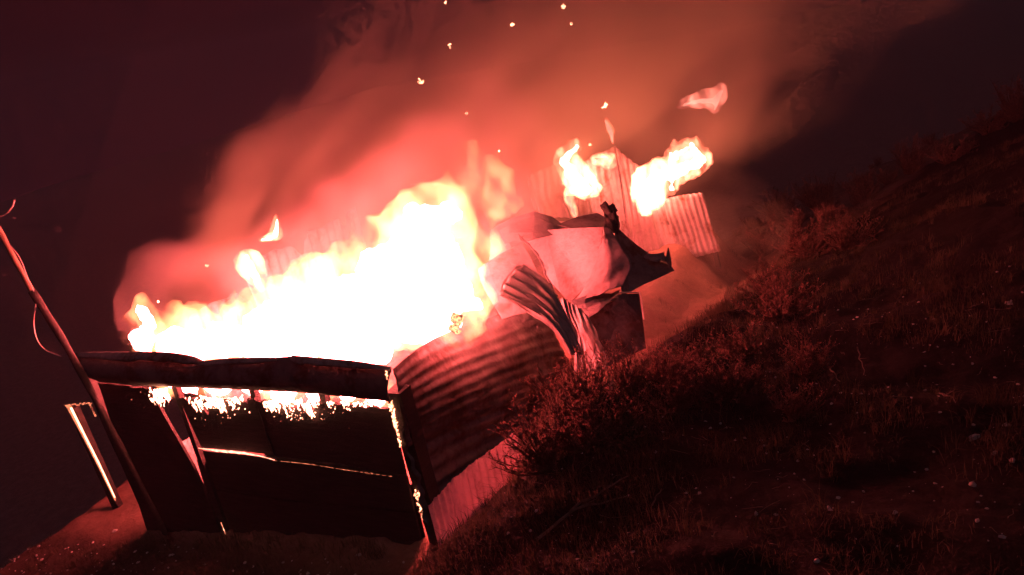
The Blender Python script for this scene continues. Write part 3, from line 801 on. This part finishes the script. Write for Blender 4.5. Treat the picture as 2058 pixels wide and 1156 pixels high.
flame('pink wisp of flame torn loose and drifting in the smoke', [(1372, 212, 14.0, 12, 5), (1392, 206, 14.0, 16, 9), (1414, 202, 14.0, 18, 12), (1436, 202, 14.0, 14, 14), (1448, 186, 14.0, 9, 12), (1436, 220, 14.0, 8, 8)], CORE_WISP, GLOW_WISP, 0.035, 0.06, 1.6, tex=clouds_s, core_scale=0.45)
flame('thin tongue of flame above the peak of the rear wall', [(1218, 246, 15.0, 3, 8), (1222, 256, 15.0, 4, 10), (1228, 266, 15.0, 5, 7), (1230, 282, 15.0, 3, 8)], CORE_WISP, GLOW_SMALL, 0.02, 0.02, 1.5, tex=clouds_s, core_scale=0.8)

# burning scraps carried up by the heat
for (px, py, r, lab) in ((1030, 51, 4, 'glowing scrap highest but one over the blaze'), (1131, 13, 6, 'largest glowing scrap at the very top of the smoke'), (1150, 46, 4, 'small glowing scrap just below the topmost one'),
                         (904, 92, 5, 'orange glowing scrap over the left edge of the smoke'), (845, 163, 6, 'ragged glowing scrap lowest at the left edge of the smoke'), (895, 5, 3, 'tiny spark cut by the top edge of the picture'),
                         (1217, 210, 7, 'flat glowing scrap above the rear wall'), (876, 371, 3.5, 'small bright scrap hanging above the yellow tips of the blaze'), (938, 228, 3, 'tiny spark above the peak of the blaze'), (1186, 291, 3, 'small spark between the flames of the rear wall'), (415, 534, 3.5, 'tiny spark low at the far edge of the smoke')):
    mb = MB(); c = ony(px, py, 10.0 + 3 * rng.random()); k = depth(c) / PF * 1.1
    for _ in range(4): mb.chunk(c + Vector((rng.uniform(-1, 1), rng.uniform(-1, 1), rng.uniform(-1, 1))) * r * k * 0.5, r * k * 0.6, 0.45, (1, 0.4, 1.2))
    tag(mb.build('flying_ember', EMBER), lab, 'ember', 'burning scraps in the air')

# ------------------------------------------------------------------ plants on the bank
def make_shrub(seed, h, spread, n_stems, leafy):
    rnd = random.Random(seed); st, lf = MB(), MB()
    for i in range(n_stems):
        az = rnd.uniform(0, 6.283); lean = spread * rnd.uniform(0.15, 1.0); L = h * rnd.uniform(0.55, 1.1)
        d = Vector((math.cos(az) * lean, math.sin(az) * lean, 1.0)).normalized()
        p = Vector((math.cos(az), math.sin(az), 0)) * rnd.uniform(0, 0.12)
        pts = [p.copy()]; n = 6
        for k in range(n):
            d = (d + Vector((rnd.uniform(-.28, .28), rnd.uniform(-.28, .28), rnd.uniform(-.12, .2)))).normalized()
            p = p + d * L / n; pts.append(p.copy())
        st.tube(pts, [0.011 * (1 - 0.75 * k / n) + 0.0015 for k in range(n + 1)], 4, False)
        for k in range(2, n + 1):
            for _ in range(3 if k < n else 4):
                bd = (d * 0.5 + Vector((rnd.uniform(-1, 1), rnd.uniform(-1, 1), rnd.uniform(-.2, 1.0)))).normalized()
                q = pts[k] + (pts[k - 1] - pts[k]) * rnd.random(); bl = L * rnd.uniform(0.08, 0.2)
                q1 = q + bd * bl * 0.5 + Vector((0, 0, rnd.uniform(-.01, .02))); q2 = q1 + (bd + Vector((rnd.uniform(-.4, .4), rnd.uniform(-.4, .4), rnd.uniform(-.1, .5)))).normalized() * bl * 0.5
                st.tube([q, q1, q2], [0.0042, 0.003, 0.0012], 3, False)
                for _ in range(leafy):
                    t = rnd.random(); c = q.lerp(q1, t * 2) if t < .5 else q1.lerp(q2, t * 2 - 1)
                    ld = (bd + Vector((rnd.uniform(-1, 1), rnd.uniform(-1, 1), rnd.uniform(-.3, 1)))).normalized(); s = rnd.uniform(0.014, 0.034)
                    w = ld.cross(Vector((rnd.uniform(-1, 1), rnd.uniform(-1, 1), rnd.uniform(-1, 1)))).normalized() * s * 0.22
                    lf.add([c, c + ld * s * .5 + w, c + ld * s, c + ld * s * .5 - w], [(0, 1, 2, 3)])
    return mesh('shrub_stems', st.v, st.f), mesh('shrub_leaves', lf.v, lf.f)
rs = random.Random(91)
variants = [make_shrub(1, 0.75, 0.9, 46, 7), make_shrub(2, 0.6, 1.2, 42, 8), make_shrub(3, 0.9, 0.7, 40, 6), make_shrub(4, 0.5, 1.4, 38, 4)]
def shrub(px, py, var, sc, label, group='shrubs along the bank'):
    g = ong(px, py)
    if g is None: return
    o = empty('shrub', g, label, 'shrub', group)
    rz = rng.uniform(0, 6.28)
    for me, nm, mt in zip(variants[var], ('stems', 'foliage'), (TWIG, LEAF)):
        c = link(nm, me, mt); c.parent = o
    o.rotation_euler = (rng.uniform(-.1, .1), rng.uniform(-.25, 0.05), rz); o.scale = (sc, sc, sc * rng.uniform(0.85, 1.1))
for a in ((1095, 940, 0, 0.8, 'dense twiggy shrub overhanging the skirt sheets of the side wall'),
          (1165, 905, 1, 0.9, 'broad shrub right behind the one over the skirt sheets'),
          (1140, 850, 2, 0.75, 'dark upright shrub against the dark part of the side wall'),
          (1190, 825, 0, 0.75, 'shrub at the foot of the ribbed hanging sheet'),
          (1215, 880, 3, 1.1, 'low sprawling shrub in shadow below the hanging sheet'),
          (1262, 785, 2, 0.6, 'tall open twigged shrub beside the hanging sheet'),
          (1330, 762, 1, 0.6, 'bare twigged shrub in front of the dusty path'),
          (1405, 742, 3, 0.6, 'low shrub on the near edge of the dusty path'),
          (1490, 715, 1, 0.55, 'reddish shrub where the dusty path meets the dark slope'),
          (1556, 610, 0, 0.75, 'shrub standing dark above the dusty path'),
          (1540, 515, 2, 1.0, 'upright shrub on the bend of the bank'),
          (1482, 492, 3, 0.45, 'ragged shrub at the outer edge of the bank near the rear wall'),
          (1570, 445, 2, 1.55, 'tallest shrub rising against the red smoke'),
          (1650, 425, 0, 1.45, 'round shrub next to the tallest one'),
          (1625, 515, 1, 1.35, 'wide shrub on the slope below the tallest one'),
          (1740, 400, 1, 1.1, 'shrub on the skyline halfway up the hill'),
          (1830, 350, 0, 1.1, 'shrub on the skyline above the dark slope'),
          (1910, 330, 3, 1.3, 'low shrub high on the hill'),
          (1985, 270, 1, 1.3, 'shrub near the top of the hill'),
          (2045, 240, 0, 1.4, 'red lit shrub at the edge of the picture on the hilltop'),
          (1700, 500, 3, 1.1, 'low scrubby shrub in the dark of the slope'),
          (1575, 640, 3, 1.0, 'small shrub on the dark slope above the pebbles')):
    shrub(a[0], a[1], a[2], a[3] * (1.0 if a[1] > 740 else 1.3), a[4])
# scrub along the skyline and over the slope
ORD = 'first second third fourth fifth sixth seventh eighth ninth tenth eleventh twelfth thirteenth fourteenth fifteenth sixteenth seventeenth eighteenth nineteenth twentieth'.split()
def scatter(n, pick, sc, text):
    got = []
    while len(got) < n:
        px, py = pick(); g = ong(px, py)
        if g is not None and 4.5 < math.hypot(g.x, g.y) < 70: got.append((px, py))
    for k, (px, py) in enumerate(sorted(got)):
        shrub(px, py, rs.randrange(4), rs.uniform(0.55, 1.15) * sc, text % ORD[k], 'scrub bushes scattered over the hillside')
def on_line(lo, hi):
    def f():
        px = rs.uniform(1470, 2070); return px, 470 - (px - 1470) * 0.5 + rs.uniform(lo, hi)
    return f
scatter(18, on_line(-14, 12), 1.3, 'scrub bush on the very skyline, %s counting uphill from the rear wall')
scatter(16, on_line(14, 70), 1.1, 'red lit scrub bush just below the skyline, %s counting uphill')
scatter(9, lambda: (rs.uniform(1340, 1680), rs.uniform(760, 840)), 0.6, 'small scrub bush on the slope past the dusty path, %s counting from the shed')
# dry grass: blades over the slope, thick on the bank
def grass_mesh():
    rnd = random.Random(31); mb = MB()
    def blade(g, h, lean):
        az = rnd.uniform(0, 6.283); d = Vector((math.cos(az), math.sin(az), 0)) * lean
        w = Vector((-math.sin(az), math.cos(az), 0)) * rnd.uniform(0.0015, 0.004)
        p1 = g + d * 0.35 * h + Vector((0, 0, h * .6)); p2 = g + d * h + Vector((0, 0, h * (1 - 0.35 * lean)))
        mb.add([g - w, g + w, p1 + w * .7, p1 - w * .7, p2], [(0, 1, 2, 3), (3, 2, 4)])
    def tuft(x, y, n, h, r):
        for _ in range(n):
            a = rnd.uniform(0, 6.28); q = r * rnd.random() ** 0.7; X, Y = x + math.cos(a) * q, y + math.sin(a) * q
            blade(Vector((X, Y, ground_z(X, Y) - 0.01)), h * rnd.uniform(0.4, 1.1), rnd.uniform(0.1, 1.1))
    n = 0
    while n < 4600:
        y = 1.2 + 22 * rnd.random() ** 1.5; x = rnd.uniform(-4.2, 0.6 + 0.45 * y)
        dens = 0.35 + 0.65 * math.exp(-((x + 3.0 - 0.05 * y) / 1.1) ** 2)
        if fbm(x * 0.8, y * 0.8, 3.0, 3) + dens < rnd.uniform(0.1, 0.8): continue
        if x < -3.3 + 0.06 * max(0, y - 9) and rnd.random() < 0.85: continue
        near = math.hypot(x, y) < 4
        tuft(x, y, rnd.randint(10, 24), rnd.uniform(0.06, 0.13) if near else rnd.uniform(0.07, 0.26), rnd.uniform(0.05, 0.16)); n += 1
    for _ in range(620):
        x = rnd.uniform(-15.0, -5.6); y = rnd.uniform(3.2, 5.3); tuft(x, y, rnd.randint(8, 20), rnd.uniform(0.06, 0.24) * (1.0 if x > -9.6 or rnd.random() < .4 else 0.4), 0.12)
    for _ in range(150):
        tuft(rnd.uniform(-10.6, -5.6), rnd.uniform(5.2, 5.5), rnd.randint(5, 14), rnd.uniform(0.08, 0.28), 0.08)
    return mesh('dry_grass', mb.v, mb.f)
gr = link('dry_grass', grass_mesh(), GRASS)
gr['kind'] = 'stuff'; gr['label'] = 'dry grass tufts growing all over the hillside'; gr['category'] = 'grass'

# gravel and twigs too many to count
def litter():
    rnd = random.Random(77); mb = MB(); tw = MB()
    for _ in range(1500):
        y = 1.3 + 9 * rnd.random() ** 1.3; x = rnd.uniform(-3.2, 0.6 + 0.4 * y)
        mb.chunk(Vector((x, y, ground_z(x, y) + 0.002)), 0.003 + 0.017 * rnd.random() ** 3, 0.3, (1, 0.8, 0.7), rnd, 1)
    for _ in range(350):
        x = rnd.uniform(-14, -4.3); y = rnd.uniform(3.0, 5.3)
        mb.chunk(Vector((x, y, ground_z(x, y) + 0.002)), rnd.uniform(0.008, 0.03), 0.3, (1, 0.8, 0.7), rnd, 1)
    for _ in range(260):
        y = 1.3 + 9 * rnd.random() ** 1.2; x = rnd.uniform(-3.6, 0.6 + 0.4 * y)
        az = rnd.uniform(0, 6.28); L = rnd.uniform(0.05, 0.22); pts = []
        for k in range(4):
            X = x + math.cos(az) * L * k / 3 + rnd.uniform(-.01, .01); Y = y + math.sin(az) * L * k / 3 + rnd.uniform(-.01, .01)
            pts.append(Vector((X, Y, ground_z(X, Y) + 0.006 + rnd.uniform(0, 0.02))))
        tw.tube(pts, [0.003, 0.003, 0.0025, 0.001], 4)
    return mesh('gravel', mb.v, mb.f), mesh('fallen_twigs', tw.v, tw.f)
ga, tb = litter()
o = link('gravel', ga, STONE); o['kind'] = 'stuff'; o['label'] = 'small pale gravel strewn over the dark slope'
o = link('fallen_twigs', tb, STICK); o['kind'] = 'stuff'; o['label'] = 'thin dead twigs littering the dark slope'

def stone(px, py, rpx, label):
    g = ong(px, py)
    if g is None: return
    r = rpx * depth(g) / PF; mb = MB()
    mb.chunk(g + Vector((0, 0, r * 0.2)), r, 0.28, (1.15, 0.85, 0.55), rng, 1)
    tag(mb.build('stone', STONE), label, 'stone', 'stones on the slope')
for a in ((1958, 882, 12, 'largest pale stone, alone on the dark slope towards the edge'), (2022, 856, 8, 'pinkish stone uphill of the largest one'), (2000, 912, 6, 'narrow stone just below the largest one'),
          (2034, 926, 7, 'reddish stone beside the narrow one'), (2026, 612, 8, 'round pale stone high up at the edge of the picture'), (1858, 786, 5, 'small stone left of the largest one'),
          (1666, 1022, 5, 'bright chip of stone in the lower part of the slope'), (1560, 1036, 5, 'whitest chip of stone at the bottom of the slope'), (1774, 1112, 4, 'tiny white stone at the lower edge'),
          (1672, 814, 5, 'white stone in a line of pebbles'), (2014, 1082, 7, 'dim stone in the lower corner'), (1890, 830, 4, 'white pebble above the lone large stone'),
          (1380, 992, 5, 'pebble beside the broken sticks'), (1540, 912, 4, 'lone pebble in the middle of the slope'), (1955, 976, 9, 'dull stone half sunk in the soil'), (90, 1084, 9, 'stone on the lit ground in front of the burning post'), (232, 1068, 6, 'dark lump on the lit ground beside the shed corner')):
    stone(*a)
def stick(a, b, r, label):
    g0, g1 = ong(*a), ong(*b)
    if g0 is None or g1 is None: return
    mb = MB(); n = 7; pts = []
    for k in range(n + 1):
        q = g0.lerp(g1, k / n) + Vector((rng.uniform(-.012, .012), rng.uniform(-.012, .012), 0)); q.z = max(q.z, ground_z(q.x, q.y)) + 0.015; pts.append(q)
    mb.tube(pts, [r * (1.1 - 0.7 * k / n) for k in range(n + 1)], 6)
    mb.tube([pts[3], pts[3].lerp(pts[6], 0.4) + Vector((0.05, 0.02, 0.05))], [r * .6, r * .2], 4)
    tag(mb.build('stick', STICK), label, 'stick', 'sticks on the slope')
for a in (((1080, 1090), (1262, 1000), 0.012, 'long forked stick lying at the foot of the slope'), ((1150, 1030), (1262, 960), 0.01, 'stick above the long forked one'), ((1670, 745), (1688, 770), 0.009, 'short pale stick on the dark slope'),
          ((1722, 700), (1738, 756), 0.007, 'thin curved stem beside the short pale stick'), ((1884, 794), (1920, 812), 0.008, 'pale stick lying towards the edge of the picture'), ((1415, 790), (1456, 764), 0.008, 'short stick below the dusty path'), ((1310, 1020), (1330, 985), 0.007, 'broken stick among the pebbles')):
    stick(*a)

# ------------------------------------------------------------------ smoke and haze
def plume():
    rnd = random.Random(5); rings = []
    S = [-0.9, 0, 1, 2, 3, 4, 5.5, 7, 9]
    for s in S:
        c = Vector((-9.0 + 1.15 * s, 12.0 + 1.2 * s, 1.6 + s)); r = 6.8 + 0.9 * s if s >= 0 else 6.4
        rings.append([(c.x + r * 1.05 * math.cos(a), c.y + r * 1.05 * math.sin(a), c.z) for a in (2 * math.pi * k / 28 for k in range(28))])
    v = [p for R in rings for p in R]; f = []
    for i in range(len(S) - 1):
        for k in range(28):
            k2 = (k + 1) % 28; f.append((i * 28 + k, i * 28 + k2, (i + 1) * 28 + k2, (i + 1) * 28 + k))
    f.append(tuple(range(27, -1, -1))); n = (len(S) - 1) * 28; f.append(tuple(n + k for k in range(28)))
    return mesh('smoke', v, f)
def smoke_material():
    t = NT('smoke_plume'); P = t.pos()
    sp = t.n('ShaderNodeSeparateXYZ'); t.l(P, sp.inputs[0])
    X, Y, Z = sp.outputs
    s = t.math('SUBTRACT', Z, 1.6)
    sc = t.math('MAXIMUM', s, 0.0)
    r = t.math('ADD', t.math('MULTIPLY', sc, 0.62), 5.3)
    dx = t.math('DIVIDE', t.math('SUBTRACT', X, t.math('ADD', t.math('MULTIPLY', s, 1.15), -9.0)), r)
    dy = t.math('DIVIDE', t.math('SUBTRACT', Y, t.math('ADD', t.math('MULTIPLY', s, 1.2), 12.0)), r)
    q = t.math('SQRT', t.math('ADD', t.math('MULTIPLY', dx, dx), t.math('MULTIPLY', dy, dy)))
    sheared = t.n('ShaderNodeCombineXYZ')
    t.l(t.math('SUBTRACT', X, t.math('MULTIPLY', s, 0.6)), sheared.inputs[0])
    t.l(t.math('SUBTRACT', Y, t.math('MULTIPLY', s, 0.6)), sheared.inputs[1])
    t.l(t.math('MULTIPLY', Z, 0.9), sheared.inputs[2])
    nz = t.noise(sheared.outputs[0], 0.46, 3.5, 0.58, 0.0)
    shape = t.math('ADD', t.math('SUBTRACT', 1.0, q), t.math('MULTIPLY', t.math('SUBTRACT', nz, 0.5), 3.2))
    d = t.maprange(shape, 0.05, 0.95, 0.0, 1.0, True)
    d = t.math('MULTIPLY', d, t.maprange(q, 0.95, 1.25, 1.0, 0.0, True))
    d = t.math('MULTIPLY', d, t.maprange(s, -0.8, 1.0, 0.5, 1.0, True))
    d = t.math('MULTIPLY', d, t.maprange(s, 0.5, 5.5, 1.0, 0.14, True))
    d = t.math('MULTIPLY', d, t.maprange(t.math('ADD', t.math('ADD', Y, t.math('MULTIPLY', s, 0.35)), t.math('MULTIPLY', t.math('MINIMUM', t.math('MAXIMUM', t.math('ADD', X, 8.0), -3.5), 3.0), -0.85)), 8.8, 12.0, 0.0, 1.0, True))
    pv = t.n('ShaderNodeVolumePrincipled')
    pv.inputs['Color'].default_value = (0.8, 0.88, 0.64, 1)
    pv.inputs['Anisotropy'].default_value = 0.1
    t.l(t.math('MULTIPLY', d, 0.41), pv.inputs['Density'])
    t.l(pv.outputs[0], t.out.inputs['Volume'])
    t.mat.cycles.volume_step_rate = 0.8
    return t.mat
sm = link('smoke', plume(), smoke_material())
sm['kind'] = 'stuff'; sm['label'] = 'thick smoke lit red from below, blown uphill from the fire'; sm['category'] = 'smoke'


low = [(Vector(c), r) for c, r in (((-3.9, 11.2, 0.5), (1.2, 1.6, 0.9)), ((-3.4, 12.8, 0.7), (1.3, 1.7, 1.0)), ((-3.0, 14.2, 0.9), (1.2, 1.6, 1.1)), ((-3.9, 13.6, 1.2), (1.0, 1.4, 0.9)))]
t = NT('low_smoke'); pv = t.n('ShaderNodeVolumePrincipled'); pv.inputs['Color'].default_value = (0.82, 0.86, 0.68, 1)
t.l(t.maprange(t.noise(t.pos(), 0.9, 2.5, 0.55), 0.35, 0.7, 0.0, 0.1, True), pv.inputs['Density']); t.l(pv.outputs[0], t.out.inputs['Volume'])
ls = link('low_smoke', blob_mesh('low_smoke', low, 0.15, 0.2, clouds), t.mat, None, True)
ls['kind'] = 'stuff'; ls['label'] = 'low dusty smoke rolling over the path beside the wreck'; ls['category'] = 'smoke'
hb = MB()
x0, x1, yy0, yy1, z0, z1 = -720, 720, -520, 920, -75, 40
hv = [Vector(p) for p in ((x0, yy0, z0), (x1, yy0, z0), (x1, yy1, z0), (x0, yy1, z0), (x0, yy0, z1), (x1, yy0, z1), (x1, yy1, z1), (x0, yy1, z1))]
hb.add(hv, [(3, 2, 1, 0), (4, 5, 6, 7), (0, 1, 5, 4), (1, 2, 6, 5), (2, 3, 7, 6), (3, 0, 4, 7)])
t = NT('haze_air'); pv = t.n('ShaderNodeVolumePrincipled'); pv.inputs['Color'].default_value = (0.85, 0.74, 0.8, 1)
pv.inputs['Density'].default_value = 0.0011
t.l(pv.outputs[0], t.out.inputs['Volume'])
hz = hb.build('haze', t.mat); hz['kind'] = 'stuff'; hz['label'] = 'thin smoky night air around the fire'
